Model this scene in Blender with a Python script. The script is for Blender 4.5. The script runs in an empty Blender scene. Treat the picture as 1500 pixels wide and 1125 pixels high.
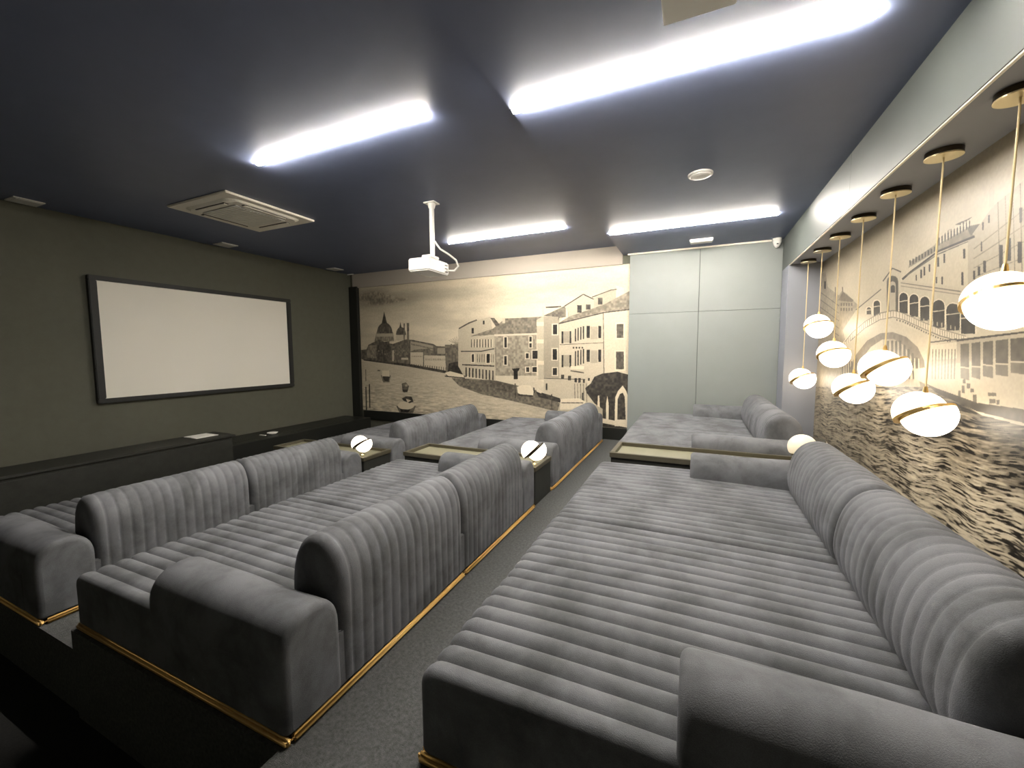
import bpy, bmesh, math, random
import numpy as np
from mathutils import Vector, Matrix, noise

C = bpy.context.scene.collection
S = bpy.context.scene
rnd = random.Random(7)

# ------------------------------------------------------------------ camera
EYE = Vector((0, 0, 1.476))
RT = Vector((0.912060, 0.410030, -0.004653)); UP = Vector((-0.029016, 0.075854, 0.996697)); FW = Vector((-0.409029, 0.908912, -0.081081))
cd = bpy.data.cameras.new('camera'); cam = bpy.data.objects.new('camera', cd); C.objects.link(cam)
cd.sensor_width = 36; cd.lens = 36 * 597.904 / 1500; cd.clip_start = .02
m = Matrix((RT, UP, -FW)).transposed().to_4x4(); m.translation = EYE
cam.matrix_world = m
S.camera = cam

# ------------------------------------------------------------------ world, exposure
S.view_settings.view_transform = 'Standard'; S.view_settings.look = 'None'
S.view_settings.gamma = 1; S.view_settings.use_curve_mapping = False
S.view_settings.exposure = 3.25
wd = bpy.data.worlds.new('world'); S.world = wd; wd.use_nodes = True
wd.node_tree.nodes['Background'].inputs[0].default_value = (.5, .55, .6, 1)
wd.node_tree.nodes['Background'].inputs[1].default_value = .2
STRIP_E = 44.0
BALL_E = .85
LAMP_E = .42

# ------------------------------------------------------------------ materials
def mat(name, col=(.5, .5, .5), rough=.6, metal=0., emit=None, es=0., sheen=0., spec=.5, var=0., vscale=6., bump=0., bscale=200., coat=0.):
    M = bpy.data.materials.new(name); M.use_nodes = True; nt = M.node_tree; b = nt.nodes['Principled BSDF']
    b.inputs['Base Color'].default_value = (*col, 1); b.inputs['Roughness'].default_value = rough
    b.inputs['Metallic'].default_value = metal; b.inputs['Specular IOR Level'].default_value = spec
    if coat: b.inputs['Coat Weight'].default_value = coat; b.inputs['Coat Roughness'].default_value = .15
    if sheen:
        b.inputs['Sheen Weight'].default_value = sheen; b.inputs['Sheen Roughness'].default_value = .45
        b.inputs['Sheen Tint'].default_value = (.9, .92, 1, 1)
    if emit: b.inputs['Emission Color'].default_value = (*emit, 1); b.inputs['Emission Strength'].default_value = es
    if var or bump:
        tc = nt.nodes.new('ShaderNodeTexCoord')
    if var:
        n = nt.nodes.new('ShaderNodeTexNoise'); n.inputs['Scale'].default_value = vscale; n.inputs['Detail'].default_value = 6; n.inputs['Roughness'].default_value = .65
        nt.links.new(tc.outputs['Object'], n.inputs['Vector'])
        r = nt.nodes.new('ShaderNodeValToRGB'); r.color_ramp.elements[0].position = .3; r.color_ramp.elements[1].position = .7
        r.color_ramp.elements[0].color = (*[c * (1 - var) for c in col], 1); r.color_ramp.elements[1].color = (*[min(1, c * (1 + var)) for c in col], 1)
        nt.links.new(n.outputs['Fac'], r.inputs['Fac']); nt.links.new(r.outputs['Color'], b.inputs['Base Color'])
    if bump:
        n2 = nt.nodes.new('ShaderNodeTexNoise'); n2.inputs['Scale'].default_value = bscale; n2.inputs['Detail'].default_value = 3
        nt.links.new(tc.outputs['Object'], n2.inputs['Vector'])
        bp = nt.nodes.new('ShaderNodeBump'); bp.inputs['Strength'].default_value = bump; bp.inputs['Distance'].default_value = .004
        nt.links.new(n2.outputs['Fac'], bp.inputs['Height']); nt.links.new(bp.outputs['Normal'], b.inputs['Normal'])
    return M

M_ceil = mat('navy ceiling paint', (.110, .132, .215), .5, var=.06, vscale=3)
M_wall_dark = mat('dark olive wall paint', (.100, .100, .074), .8, var=.06, vscale=9, bump=.25, bscale=160)
M_wall_grey = mat('grey green panel paint', (.205, .222, .212), .55, var=.03, vscale=2)
M_bulk = mat('grey green bulkhead paint', (.080, .090, .084), .5, var=.05, vscale=2)
M_niche = mat('pale grey niche paint', (.22, .23, .26), .6)
M_beige = mat('pale beige soffit', (.36, .32, .27), .7)
M_groove = mat('dark joint', (.03, .033, .03), .8)
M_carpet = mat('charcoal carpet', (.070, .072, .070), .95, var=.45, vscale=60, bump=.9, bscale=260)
M_carpet_shade = mat('shade darkened carpet', (.012, .012, .011), .95, var=.4, vscale=60, bump=.8, bscale=260)  # same carpet, with the shade of the lower floor put into its colour
M_black = mat('black lacquer', (.012, .013, .011), .4)
M_blackw = mat('black stained wood', (.02, .021, .017), .5, var=.3, vscale=12)
M_brass = mat('brass', (.80, .55, .22), .28, metal=1)
M_gold = mat('satin gold plinth', (.70, .44, .14), .42, metal=.35)
M_brass_pale = mat('pale brass', (.85, .74, .48), .3, metal=1)
M_bronze = mat('dark bronze', (.07, .055, .035), .25, metal=1)
M_white = mat('white plastic', (.72, .71, .67), .45)
M_white_warm = mat('white powder coat', (.78, .74, .64), .5)
M_vent = mat('shadowed slot', (.08, .07, .06), .7)
M_cord = mat('gold textile cord', (.62, .50, .28), .6)
M_screen = mat('projection screen fabric', (.86, .83, .74), .9)
M_frame = mat('matt black frame', (.012, .013, .012), .6)
M_inlay = mat('olive gold tray inlay', (.22, .21, .14), .3)
M_tray = mat('bronze tray rim', (.10, .09, .062), .35, metal=.4)
M_napkin = mat('white paper', (.85, .84, .78), .8)
M_strip = mat('lit diffuser', (.9, .9, .9), .4, emit=(1, .93, .83), es=STRIP_E)
M_shade = mat('lit opal glass', (.9, .88, .8), .25, emit=(1, .87, .70), es=BALL_E)
M_shade_up = mat('lit opal glass upper', (.9, .88, .8), .25, emit=(1, .80, .52), es=BALL_E * .55)
M_shade_lamp = mat('lit opal glass lamp', (.9, .88, .8), .25, emit=(1, .88, .66), es=LAMP_E)
M_shade_dim = mat('dim opal glass', (.62, .55, .42), .3, emit=(1, .84, .58), es=.045)

def velvet(name, col, hi, a=.35):
    """short pile velvet: colour mottled where the pile is brushed the other way"""
    M = bpy.data.materials.new(name); M.use_nodes = True; nt = M.node_tree; b = nt.nodes['Principled BSDF']
    N = nt.nodes.new; Lk = nt.links.new
    tc = N('ShaderNodeTexCoord')
    n = N('ShaderNodeTexNoise'); n.inputs['Scale'].default_value = 4.0; n.inputs['Detail'].default_value = 7; n.inputs['Roughness'].default_value = .62; n.inputs['Distortion'].default_value = .25
    Lk(tc.outputs['Object'], n.inputs['Vector'])
    r = N('ShaderNodeValToRGB'); e = r.color_ramp.elements; e[0].position = .38; e[1].position = .60
    e[0].color = (*col, 1); e[1].color = (*hi, 1); Lk(n.outputs['Fac'], r.inputs['Fac'])
    f = N('ShaderNodeTexNoise'); f.inputs['Scale'].default_value = 420; f.inputs['Detail'].default_value = 2; Lk(tc.outputs['Object'], f.inputs['Vector'])
    mx = N('ShaderNodeMixRGB'); mx.blend_type = 'OVERLAY'; mx.inputs[0].default_value = .3; Lk(r.outputs['Color'], mx.inputs[1]); Lk(f.outputs['Fac'], mx.inputs[2])
    Lk(mx.outputs['Color'], b.inputs['Base Color'])
    bp = N('ShaderNodeBump'); bp.inputs['Strength'].default_value = .35; bp.inputs['Distance'].default_value = .003; Lk(f.outputs['Fac'], bp.inputs['Height']); Lk(bp.outputs['Normal'], b.inputs['Normal'])
    b.inputs['Roughness'].default_value = .8; b.inputs['Specular IOR Level'].default_value = .2
    b.inputs['Sheen Weight'].default_value = a; b.inputs['Sheen Roughness'].default_value = .35; b.inputs['Sheen Tint'].default_value = (.86, .88, 1, 1)
    return M
M_velvet = velvet('grey velvet', (.086, .089, .092), (.152, .156, .165), .08)

# ------------------------------------------------------------------ helpers
def obj(name, bm, material, parent=None, smooth=False):
    me = bpy.data.meshes.new(name); bmesh.ops.recalc_face_normals(bm, faces=bm.faces); bm.to_mesh(me); bm.free()
    me.materials.append(material)
    if smooth:
        for p in me.polygons: p.use_smooth = True
    o = bpy.data.objects.new(name, me); C.objects.link(o)
    if parent: o.parent = parent
    return o
def tag(o, label, cat, group=None):
    o['label'] = label; o['category'] = cat
    if group: o['group'] = group
    return o
def thing(name, label, cat, loc=(0, 0, 0), group=None):
    o = bpy.data.objects.new(name, None); C.objects.link(o); o.location = loc; o.empty_display_size = .1
    return tag(o, label, cat, group)
def struct(name, bm, material, smooth=False):
    o = obj(name, bm, material, None, smooth); o['kind'] = 'structure'; return o
def box(bm, x0, x1, y0, y1, z0, z1, bev=0., seg=2):
    vs = [bm.verts.new((x, y, z)) for x in (x0, x1) for y in (y0, y1) for z in (z0, z1)]
    f = [(0, 1, 3, 2), (4, 6, 7, 5), (0, 4, 5, 1), (2, 3, 7, 6), (0, 2, 6, 4), (1, 5, 7, 3)]
    fs = [bm.faces.new([vs[i] for i in q]) for q in f]
    if bev:
        es = list({e for q in fs for e in q.edges})
        bmesh.ops.bevel(bm, geom=es, offset=bev, segments=seg, affect='EDGES')
    return bm
def bx(*a, **k): return box(bmesh.new(), *a, **k)
def cyl(bm, c, r0, r1, h, n=32, M=None):
    """cylinder or cone frustum standing on c"""
    a = [bm.verts.new((c[0] + r0 * math.cos(t), c[1] + r0 * math.sin(t), c[2])) for t in [2 * math.pi * i / n for i in range(n)]]
    b = [bm.verts.new((c[0] + r1 * math.cos(t), c[1] + r1 * math.sin(t), c[2] + h)) for t in [2 * math.pi * i / n for i in range(n)]]
    bm.faces.new(a[::-1]); bm.faces.new(b)
    for i in range(n): bm.faces.new((a[i], a[(i + 1) % n], b[(i + 1) % n], b[i]))
    return bm
def tube(bm, pts, r, n=10):
    pts = [Vector(p) for p in pts]; rings = []
    for i, p in enumerate(pts):
        d = (pts[min(i + 1, len(pts) - 1)] - pts[max(i - 1, 0)]).normalized()
        u = d.orthogonal().normalized() if i == 0 else (u - d * u.dot(d)).normalized()
        v = d.cross(u)
        rings.append([bm.verts.new(p + (u * math.cos(2 * math.pi * k / n) + v * math.sin(2 * math.pi * k / n)) * r) for k in range(n)])
    for a, b in zip(rings, rings[1:]):
        for k in range(n): bm.faces.new((a[k], a[(k + 1) % n], b[(k + 1) % n], b[k]))
    bm.faces.new(rings[0][::-1]); bm.faces.new(rings[-1]); return bm
def lathe(bm, prof, n=40, M=None):
    """prof: (r, z) pairs; poles where r = 0"""
    rows = []
    for r, z in prof:
        if r < 1e-6: rows.append([bm.verts.new((0, 0, z))])
        else: rows.append([bm.verts.new((r * math.cos(2 * math.pi * i / n), r * math.sin(2 * math.pi * i / n), z)) for i in range(n)])
    for a, b in zip(rows, rows[1:]):
        for i in range(n):
            j = (i + 1) % n
            q = [a[i % len(a)], a[j % len(a)], b[j % len(b)], b[i % len(b)]]
            q2 = []
            for v in q:
                if v not in q2: q2.append(v)
            if len(q2) > 2: bm.faces.new(q2)
    if M is not None: bmesh.ops.transform(bm, matrix=M, verts=bm.verts)
    return bm
def copy_tree(root, loc, label, group=None):
    r = root.copy(); C.objects.link(r); r.location = loc; r['label'] = label
    if group: r['group'] = group
    for ch in list(root.children):
        c = ch.copy(); C.objects.link(c); c.parent = r
        for g in list(ch.children):
            d = g.copy(); C.objects.link(d); d.parent = c
    return r

# ------------------------------------------------------------------ murals: pictures painted here, in wall metres
ART_L='''62:-3130,846,-3096,941,-2876,936,-2868,842;45:-2884,922,-2886,947,-2892,971,-2904,993,-2920,1012,-2939,1026,-2960,1034,-2984,1038,-3007,1036,-3030,1028,-3050,1015,-3068,998,-3081,976,-3090,952,-3094,926;78:-3101,926,-2877,922,-2878,889,-3102,893;33:-3023,1030,-2986,1152,-2952,1028;50:-3088,893,-3089,850,-3084,850,-3082,893;50:-3060,892,-3062,850,-3057,849,-3056,892;50:-3033,892,-3035,849,-3030,849,-3028,892;50:-3006,892,-3008,848,-3003,848,-3002,892;50:-2980,891,-2981,848,-2976,848,-2974,891;50:-2952,890,-2954,848,-2950,848,-2948,890;50:-2926,890,-2928,848,-2923,848,-2921,890;50:-2900,890,-2901,847,-2896,847,-2895,890;42:-2711,904,-2712,922,-2716,938,-2723,954,-2733,966,-2744,976,-2758,982,-2772,985,-2786,983,-2800,978,-2813,968,-2824,956,-2832,942,-2837,925,-2840,907;82:-2836,907,-2713,904,-2715,849,-2838,851;33:-2794,976,-2778,1036,-2764,976;50:-2738,1021,-2722,1020,-2728,854,-2744,854;50:-2696,1024,-2668,1023,-2674,848,-2701,849;45:-3359,750,-3242,759,-3214,808,-3062,864,-2965,824,-2881,814,-2714,858,-2623,852,-2556,838,-2380,808,-2338,786,-2210,780,-2137,801,-2086,805,-2084,630,-2236,530,-2676,607,-3298,651,-3363,660;62:-3221,798,-3101,806,-3113,662,-3246,670;40:-3088,830,-2928,842,-2930,624,-3102,642;50:-2906,786,-2858,794,-2669,839,-2676,607,-2912,624;72:-2658,839,-2556,824,-2380,790,-2382,745,-2660,737;70:-2332,768,-2221,766,-2222,709,-2334,709;85:-2892,748,-2874,748,-2878,634,-2897,634;35:-2647,816,-2642,816,-2643,801,-2648,801;35:-2636,814,-2632,814,-2632,799,-2636,799;35:-2626,812,-2621,812,-2622,797,-2626,797;35:-2615,810,-2610,810,-2611,795,-2616,795;35:-2604,808,-2600,808,-2600,793,-2605,793;35:-2594,806,-2589,806,-2590,791,-2594,791;35:-2583,804,-2578,804,-2579,790,-2584,790;35:-2572,802,-2568,802,-2568,788,-2573,788;35:-2562,800,-2558,800,-2558,786,-2562,786;35:-2552,798,-2547,798,-2548,784,-2552,784;35:-2541,796,-2536,796,-2537,782,-2542,782;35:-2530,794,-2526,794,-2526,780,-2531,780;35:-2520,792,-2516,792,-2516,778,-2520,778;35:-2510,790,-2506,790,-2506,776,-2510,776;35:-2500,788,-2495,788,-2496,774,-2500,774;35:-2489,786,-2484,786,-2485,772,-2490,772;35:-2478,785,-2474,784,-2474,770,-2479,770;35:-2468,783,-2464,783,-2464,768,-2468,768;35:-2458,781,-2454,781,-2454,766,-2458,766;35:-2448,779,-2444,779,-2444,764,-2448,764;35:-2438,777,-2433,777,-2434,762,-2438,762;35:-2427,776,-2423,775,-2423,761,-2428,761;35:-2417,774,-2412,774,-2413,759,-2418,759;35:-2407,772,-2402,772,-2403,757,-2407,757;35:-2396,770,-2392,770,-2392,755,-2397,755;35:-2386,768,-2382,768,-2382,754,-2387,754;55:-3216,764,-3206,764,-3208,734,-3218,734;55:-3186,742,-3175,742,-3176,713,-3186,713;55:-3154,720,-3144,720,-3146,692,-3156,692;55:-3122,763,-3112,763,-3112,734,-3122,734;55:-3091,742,-3081,742,-3082,712,-3092,712;55:-3061,720,-3051,720,-3052,692,-3062,692;55:-3028,762,-3018,762,-3020,734,-3030,734;55:-2998,742,-2988,742,-2990,712,-3000,712;55:-2968,720,-2959,720,-2960,692,-2970,692;62:-3078,748,-3066,748,-3066,735,-3079,735;62:-3037,731,-3024,731,-3025,718,-3038,718;62:-2996,714,-2984,714,-2984,700,-2996,700;62:-2955,696,-2943,696,-2944,683,-2956,683;62:-2912,748,-2900,748,-2900,734,-2912,734;62:-2872,730,-2860,730,-2860,717,-2872,717;62:-2832,714,-2820,714,-2820,700,-2832,700;62:-2792,696,-2780,696,-2781,683,-2792,683;62:-2750,747,-2739,747,-2740,734,-2751,734;62:-2712,730,-2700,730,-2700,717,-2712,717;85:-2661,728,-2503,726,-2507,572,-2666,584;85:-2492,696,-2212,691,-2216,531,-2496,572;50:-2672,728,-2614,751,-2424,764,-2372,700,-2498,700,-2503,726;85:-2779,672,-2692,672,-2692,650,-2780,650;60:-2645,691,-2639,691,-2640,678,-2646,678;60:-2632,691,-2626,691,-2627,678,-2633,678;60:-2620,691,-2614,691,-2614,678,-2620,678;60:-2608,691,-2602,691,-2602,678,-2608,678;60:-2595,691,-2589,691,-2590,678,-2595,678;60:-2582,691,-2576,691,-2577,678,-2583,678;60:-2570,691,-2564,691,-2564,678,-2570,678;60:-2558,691,-2552,691,-2552,678,-2558,678;60:-2545,691,-2540,691,-2540,678,-2546,678;60:-2533,691,-2528,691,-2528,678,-2533,678;60:-2520,691,-2515,691,-2516,678,-2521,678;62:-2480,664,-2474,664,-2475,644,-2480,644;62:-2467,664,-2462,664,-2462,644,-2468,644;62:-2454,664,-2448,664,-2448,644,-2454,644;62:-2440,664,-2435,664,-2436,644,-2441,644;62:-2427,664,-2422,664,-2422,644,-2428,644;62:-2414,664,-2408,664,-2409,644,-2414,644;62:-2401,664,-2396,664,-2396,644,-2402,644;62:-2388,664,-2382,664,-2383,644,-2388,644;62:-2375,664,-2370,664,-2370,644,-2376,644;62:-2362,664,-2356,664,-2357,644,-2362,644;62:-2349,664,-2344,664,-2344,644,-2350,644;62:-2336,664,-2330,664,-2331,644,-2336,644;62:-2323,664,-2318,664,-2318,644,-2324,644;62:-2310,664,-2305,664,-2305,644,-2310,644;62:-2298,664,-2292,664,-2292,644,-2298,644;62:-2284,664,-2279,664,-2280,644,-2285,644;62:-2272,664,-2266,664,-2267,644,-2272,644;62:-2259,664,-2254,664,-2254,645,-2260,644;62:-2246,664,-2241,664,-2242,645,-2246,645;62:-2234,664,-2228,664,-2228,645,-2234,645;50:-2653,607,-2643,608,-2644,576,-2654,576;50:-2624,606,-2614,606,-2616,574,-2626,574;50:-2596,604,-2586,604,-2587,572,-2597,572;50:-2568,602,-2558,602,-2558,570,-2569,570;50:-2540,600,-2530,600,-2530,568,-2541,568;50:-2512,598,-2502,598,-2503,566,-2513,566;50:-2484,596,-2474,596,-2475,565,-2485,564;50:-2456,594,-2446,594,-2448,564,-2458,564;50:-2429,592,-2419,592,-2420,561,-2430,561;50:-2402,590,-2392,590,-2392,560,-2402,560;50:-2374,588,-2364,588,-2366,558,-2375,557;50:-2348,586,-2338,586,-2338,556,-2348,556;50:-2320,585,-2311,585,-2312,554,-2321,554;50:-2294,582,-2284,582,-2285,552,-2294,552;50:-2267,581,-2258,581,-2258,551,-2268,550;50:-2240,579,-2231,579,-2232,548,-2242,548;30:-2210,780,-2168,806,-2138,779,-2086,788,-2082,692,-2170,692,-2200,736;60:-2116,807,-2198,843,-2200,840,-2118,804;60:-2113,806,-2174,851,-2176,848,-2116,804;60:-2110,806,-2150,860,-2154,858,-2114,804;60:-2108,806,-2128,867,-2132,866,-2112,805;60:-2106,805,-2105,875,-2109,875,-2110,805;60:-2104,804,-2082,866,-2086,866,-2108,806;60:-2102,804,-2060,856,-2064,858,-2106,806;60:-2100,804,-2039,846,-2042,849,-2104,806;60:-2099,804,-2018,838,-2019,840,-2101,806;33:-3298,653,-2676,607,-2030,516,-2030,490,-2677,579,-3286,639;55:-3058,482,-2922,485,-2944,412,-3030,410;97:-3037,534,-2945,536,-2939,470,-3040,468;30:-3034,473,-2939,472,-2958,422,-3014,425;45:-3099,540,-3062,540,-3062,527,-3100,526;50:-2782,402,-2728,418,-2689,377,-2708,324,-2773,318;30:-2778,341,-2702,344,-2714,316,-2762,313;75:-2705,386,-2707,392,-2712,396,-2720,398,-2728,398,-2735,396,-2740,390,-2742,385,-2741,379,-2736,374,-2728,372,-2720,372,-2712,376,-2707,380;50:-2862,164,-2608,178,-2646,100,-2810,80;98:-2627,182,-2637,200,-2666,214,-2708,220,-2757,218,-2801,207,-2832,190,-2844,170,-2833,152,-2803,138,-2760,132,-2712,134,-2668,146,-2638,162;35:-2787,245,-2734,272,-2658,270,-2636,219,-2689,202,-2758,222;90:-2734,248,-2664,232,-2712,206;25:-2812,134,-2679,136,-2710,104,-2798,98;25:-3278,354,-3282,92,-3265,94,-3262,354;25:-3228,384,-3231,124,-3216,124,-3212,386;60:-3271,542,-3274,413,-3261,414,-3258,542;30:-3502,-2,-3196,20,-3290,-39,-3505,-74;50:-2173,474,-1706,466,-1269,382,-1070,278,-1094,206,-1530,280,-1849,329,-2084,398;42:-1720,466,-1476,423,-1530,354,-1805,406;50:-2244,799,-2084,798,-2037,490,-2234,485;30:-2201,616,-2064,644,-2014,490,-2219,498;80:-2088,950,-1970,1004,-1742,1052,-1716,892,-1914,846,-1702,880,-1692,460,-2037,502,-2095,592;40:-2078,945,-1966,994,-1973,1006,-2084,956;40:-1968,994,-1880,1020,-1886,1032,-1972,1006;35:-2062,728,-1844,728,-1844,738,-2062,738;35:-1843,728,-1702,752,-1704,762,-1845,738;35:-2050,600,-1705,590,-1704,602,-2050,611;20:-1942,953,-1918,952,-1919,902,-1942,903;25:-1819,1018,-1802,1017,-1803,982,-1820,983;88:-1692,509,-1244,518,-1244,400,-1476,423,-1692,466;56:-1964,874,-1716,941,-1592,1028,-1232,1032,-1256,892,-1702,886;42:-1742,1040,-1701,1038,-1647,976,-1688,964;85:-1620,1035,-1592,1034,-1592,986,-1620,986;66:-1702,880,-1288,886,-1288,516,-1692,507;90:-1702,871,-1288,875,-1288,891,-1702,888;45:-1949,846,-1937,846,-1938,771,-1950,771;90:-1937,846,-1926,846,-1926,770,-1938,771;55:-1887,705,-1877,705,-1878,630,-1888,630;45:-1918,846,-1907,846,-1908,770,-1920,770;90:-1907,846,-1896,846,-1896,770,-1908,770;55:-1863,705,-1853,705,-1854,630,-1864,630;45:-1888,846,-1876,846,-1878,770,-1889,770;90:-1876,846,-1866,845,-1866,770,-1878,770;55:-1838,705,-1828,705,-1830,630,-1840,630;45:-1858,845,-1847,845,-1848,770,-1859,770;90:-1847,845,-1836,844,-1836,770,-1848,770;55:-1814,705,-1804,705,-1806,630,-1816,630;45:-1828,844,-1817,844,-1818,770,-1829,770;90:-1817,844,-1806,844,-1806,770,-1818,770;55:-1790,705,-1780,705,-1782,630,-1791,630;45:-1798,844,-1788,844,-1788,770,-1800,770;90:-1788,844,-1776,844,-1777,770,-1788,770;55:-1766,705,-1756,705,-1758,630,-1768,630;45:-1770,844,-1758,844,-1759,770,-1770,770;90:-1758,844,-1747,844,-1748,770,-1759,770;55:-1743,705,-1733,705,-1734,630,-1744,630;45:-1740,843,-1729,843,-1730,769,-1740,770;90:-1729,843,-1718,843,-1718,769,-1730,769;55:-1719,705,-1710,705,-1710,631,-1720,630;25:-2013,580,-2000,580,-2001,490,-2014,490;25:-1976,576,-1963,576,-1964,488,-1978,487;25:-1940,573,-1926,574,-1928,484,-1941,484;25:-1904,570,-1890,570,-1892,482,-1904,481;25:-1868,566,-1854,567,-1856,478,-1868,478;25:-1832,564,-1819,564,-1820,476,-1833,475;25:-1796,560,-1784,560,-1784,472,-1797,472;25:-1761,557,-1748,557,-1750,470,-1762,469;25:-1726,554,-1714,554,-1714,466,-1727,466;92:-1610,868,-1566,867,-1568,760,-1610,760;22:-1600,859,-1576,859,-1576,768,-1601,768;92:-1611,698,-1568,698,-1568,602,-1612,601;22:-1602,689,-1577,689,-1578,610,-1602,610;92:-1362,870,-1324,868,-1324,810,-1363,810;22:-1354,861,-1334,860,-1334,818,-1354,818;92:-1363,810,-1324,810,-1324,758,-1363,758;22:-1354,802,-1334,802,-1334,766,-1354,766;92:-1399,722,-1352,722,-1353,662,-1399,662;22:-1390,713,-1362,713,-1362,670,-1390,670;92:-1335,745,-1269,744,-1269,658,-1335,658;22:-1326,736,-1278,736,-1278,666,-1326,666;92:-1396,596,-1346,596,-1346,540,-1396,538;22:-1386,588,-1356,588,-1356,548,-1386,547;92:-1334,599,-1278,600,-1278,540,-1334,540;22:-1325,591,-1286,592,-1286,548,-1325,548;92:-1952,714,-1908,714,-1910,623,-1954,622;22:-1942,705,-1919,705,-1920,632,-1943,632;92:-1794,718,-1741,718,-1742,617,-1796,616;22:-1784,710,-1751,710,-1752,626,-1786,625;20:-1528,574,-1449,581,-1456,562,-1468,550,-1469,480,-1508,479,-1508,550;80:-1288,1006,-1232,1032,-1027,1042,-1080,981,-1074,488,-1269,482;70:-1220,1032,-1080,1026,-1078,499,-1219,496;50:-1226,1038,-1158,1064,-1034,1114,-998,1080,-998,1024,-1080,1015,-1092,982,-1086,1024;88:-1238,1124,-1216,1124,-1216,1038,-1238,1038;30:-1201,1104,-1062,1105,-1063,1116,-1202,1115;90:-1022,1086,-1000,1085,-1000,1012,-1021,1013;90:-1146,970,-1088,968,-1088,868,-1146,868;20:-1136,960,-1098,959,-1098,877,-1136,878;90:-1148,760,-1090,760,-1089,650,-1148,649;20:-1138,751,-1100,750,-1099,658,-1138,658;90:-1145,594,-1089,595,-1088,516,-1144,515;20:-1135,585,-1098,586,-1098,525,-1135,524;92:-1288,988,-1220,986,-1220,951,-1288,953;92:-1288,836,-1220,835,-1220,800,-1288,801;92:-1288,648,-1219,648,-1219,614,-1288,612;84:-1080,976,-698,1044,-692,508,-1072,499;88:-698,1044,-487,1067,-476,502,-691,497;80:-998,1057,-1034,1109,-872,1204,-788,1160,-770,1026,-998,1012;75:-788,1166,-647,1219,-600,1224,-597,1072,-776,1048;90:-605,1254,-542,1233,-550,1144,-604,1147;30:-1031,1109,-870,1199,-874,1206,-1036,1116;30:-874,1199,-788,1154,-784,1160,-870,1206;40:-798,1170,-646,1218,-648,1226,-800,1178;40:-646,1218,-599,1222,-600,1229,-648,1226;25:-923,1115,-886,1113,-886,1052,-922,1054;30:-849,1117,-811,1115,-810,1074,-848,1075;35:-750,1166,-712,1164,-712,1110,-748,1112;60:-1086,972,-992,1023,-700,1110,-541,1186,-490,1209,-487,1062,-698,1053;35:-1082,962,-698,1040,-700,1050,-1085,972;35:-698,1040,-486,1056,-488,1066,-700,1050;40:-707,1045,-694,508,-688,508,-702,1044;22:-1058,901,-1042,900,-1042,798,-1058,798;22:-988,900,-974,899,-972,798,-988,798;22:-842,940,-814,940,-814,840,-840,840;22:-743,938,-721,936,-720,838,-742,839;25:-942,920,-932,920,-930,814,-941,814;25:-919,927,-908,926,-908,820,-918,820;25:-896,933,-886,932,-885,826,-895,827;25:-874,939,-863,938,-862,833,-872,833;70:-1044,900,-991,900,-990,804,-1044,804;74:-808,934,-750,932,-748,828,-806,829;22:-1057,698,-1042,698,-1041,594,-1056,594;22:-987,698,-972,698,-971,595,-986,595;22:-840,742,-812,742,-812,642,-838,642;22:-741,742,-718,742,-718,642,-740,642;25:-940,730,-930,730,-929,605,-940,604;25:-918,736,-907,736,-906,612,-916,612;25:-894,742,-884,742,-883,619,-893,619;25:-872,750,-861,749,-860,626,-870,626;70:-1042,698,-990,698,-988,600,-1042,600;74:-806,736,-748,736,-746,632,-804,631;30:-944,760,-946,766,-952,768,-958,766,-960,760,-958,754,-952,752,-946,754;30:-918,760,-921,766,-927,768,-932,766,-935,760,-932,754,-927,752,-921,754;30:-894,760,-896,765,-902,768,-907,765,-910,760,-907,754,-902,752,-896,754;30:-868,760,-870,765,-876,768,-882,765,-884,760,-882,754,-876,752,-870,754;50:-1073,784,-695,797,-696,802,-1073,790;45:-978,559,-861,544,-860,554,-976,570;95:-977,604,-861,606,-860,578,-977,576;95:-606,960,-532,958,-530,824,-604,826;40:-595,949,-542,948,-540,836,-593,836;95:-608,737,-525,736,-522,572,-605,572;40:-597,726,-535,726,-532,584,-594,582;82:-1219,496,-837,504,-800,280,-975,306,-1218,354;40:-1219,490,-848,490,-848,496,-1218,496;28:-1060,528,-1034,529,-1033,494,-1060,494;28:-998,522,-972,522,-972,483,-998,482;28:-941,502,-920,502,-920,468,-941,468;28:-908,503,-888,503,-887,465,-908,464;28:-869,492,-853,493,-852,464,-869,463;28:-1200,449,-1185,450,-1185,390,-1200,390;28:-876,378,-860,379,-859,311,-876,310;28:-826,505,-810,505,-810,482,-826,482;55:-944,456,-938,296,-931,296,-937,456;55:-918,457,-912,297,-906,298,-912,458;55:-893,458,-887,298,-880,298,-886,458;55:-868,458,-862,299,-854,300,-860,459;55:-842,459,-836,300,-830,301,-836,460;95:-1476,410,-1423,430,-1346,427,-1314,380,-1320,338,-1424,334,-1470,356;30:-1464,330,-1320,324,-1319,339,-1462,345;35:-1501,440,-1498,306,-1487,306,-1490,441;30:-1294,380,-1071,324,-1058,284,-1269,328;90:-1288,410,-1231,377,-1244,358,-1288,375;30:-1318,410,-1314,362,-1304,362,-1308,410;35:-1151,356,-1148,226,-1140,227,-1142,356;93:-1064,319,-904,332,-846,306,-858,236,-1070,225;50:-1058,280,-864,289,-864,298,-1058,289;95:-2250,524,-2187,541,-2037,509,-2030,483,-2204,486;30:-2250,487,-2022,472,-2022,482,-2250,496;30:-848,420,-802,460,-770,518,-703,546,-648,553,-584,563,-509,544,-477,534,-468,66,-696,48,-699,251,-766,292,-836,380;95:-600,251,-596,356,-576,406,-544,446,-539,452,-511,409,-493,360,-474,328,-472,258,-490,120,-598,112;32:-577,169,-578,335,-561,380,-538,392,-522,360,-511,173;95:-670,163,-672,297,-662,364,-650,298,-648,164;95:-744,271,-740,362,-728,362,-722,261;93:-766,180,-470,143,-470,104,-765,140;85:-685,49,-468,66,-468,53,-685,36'''
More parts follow.
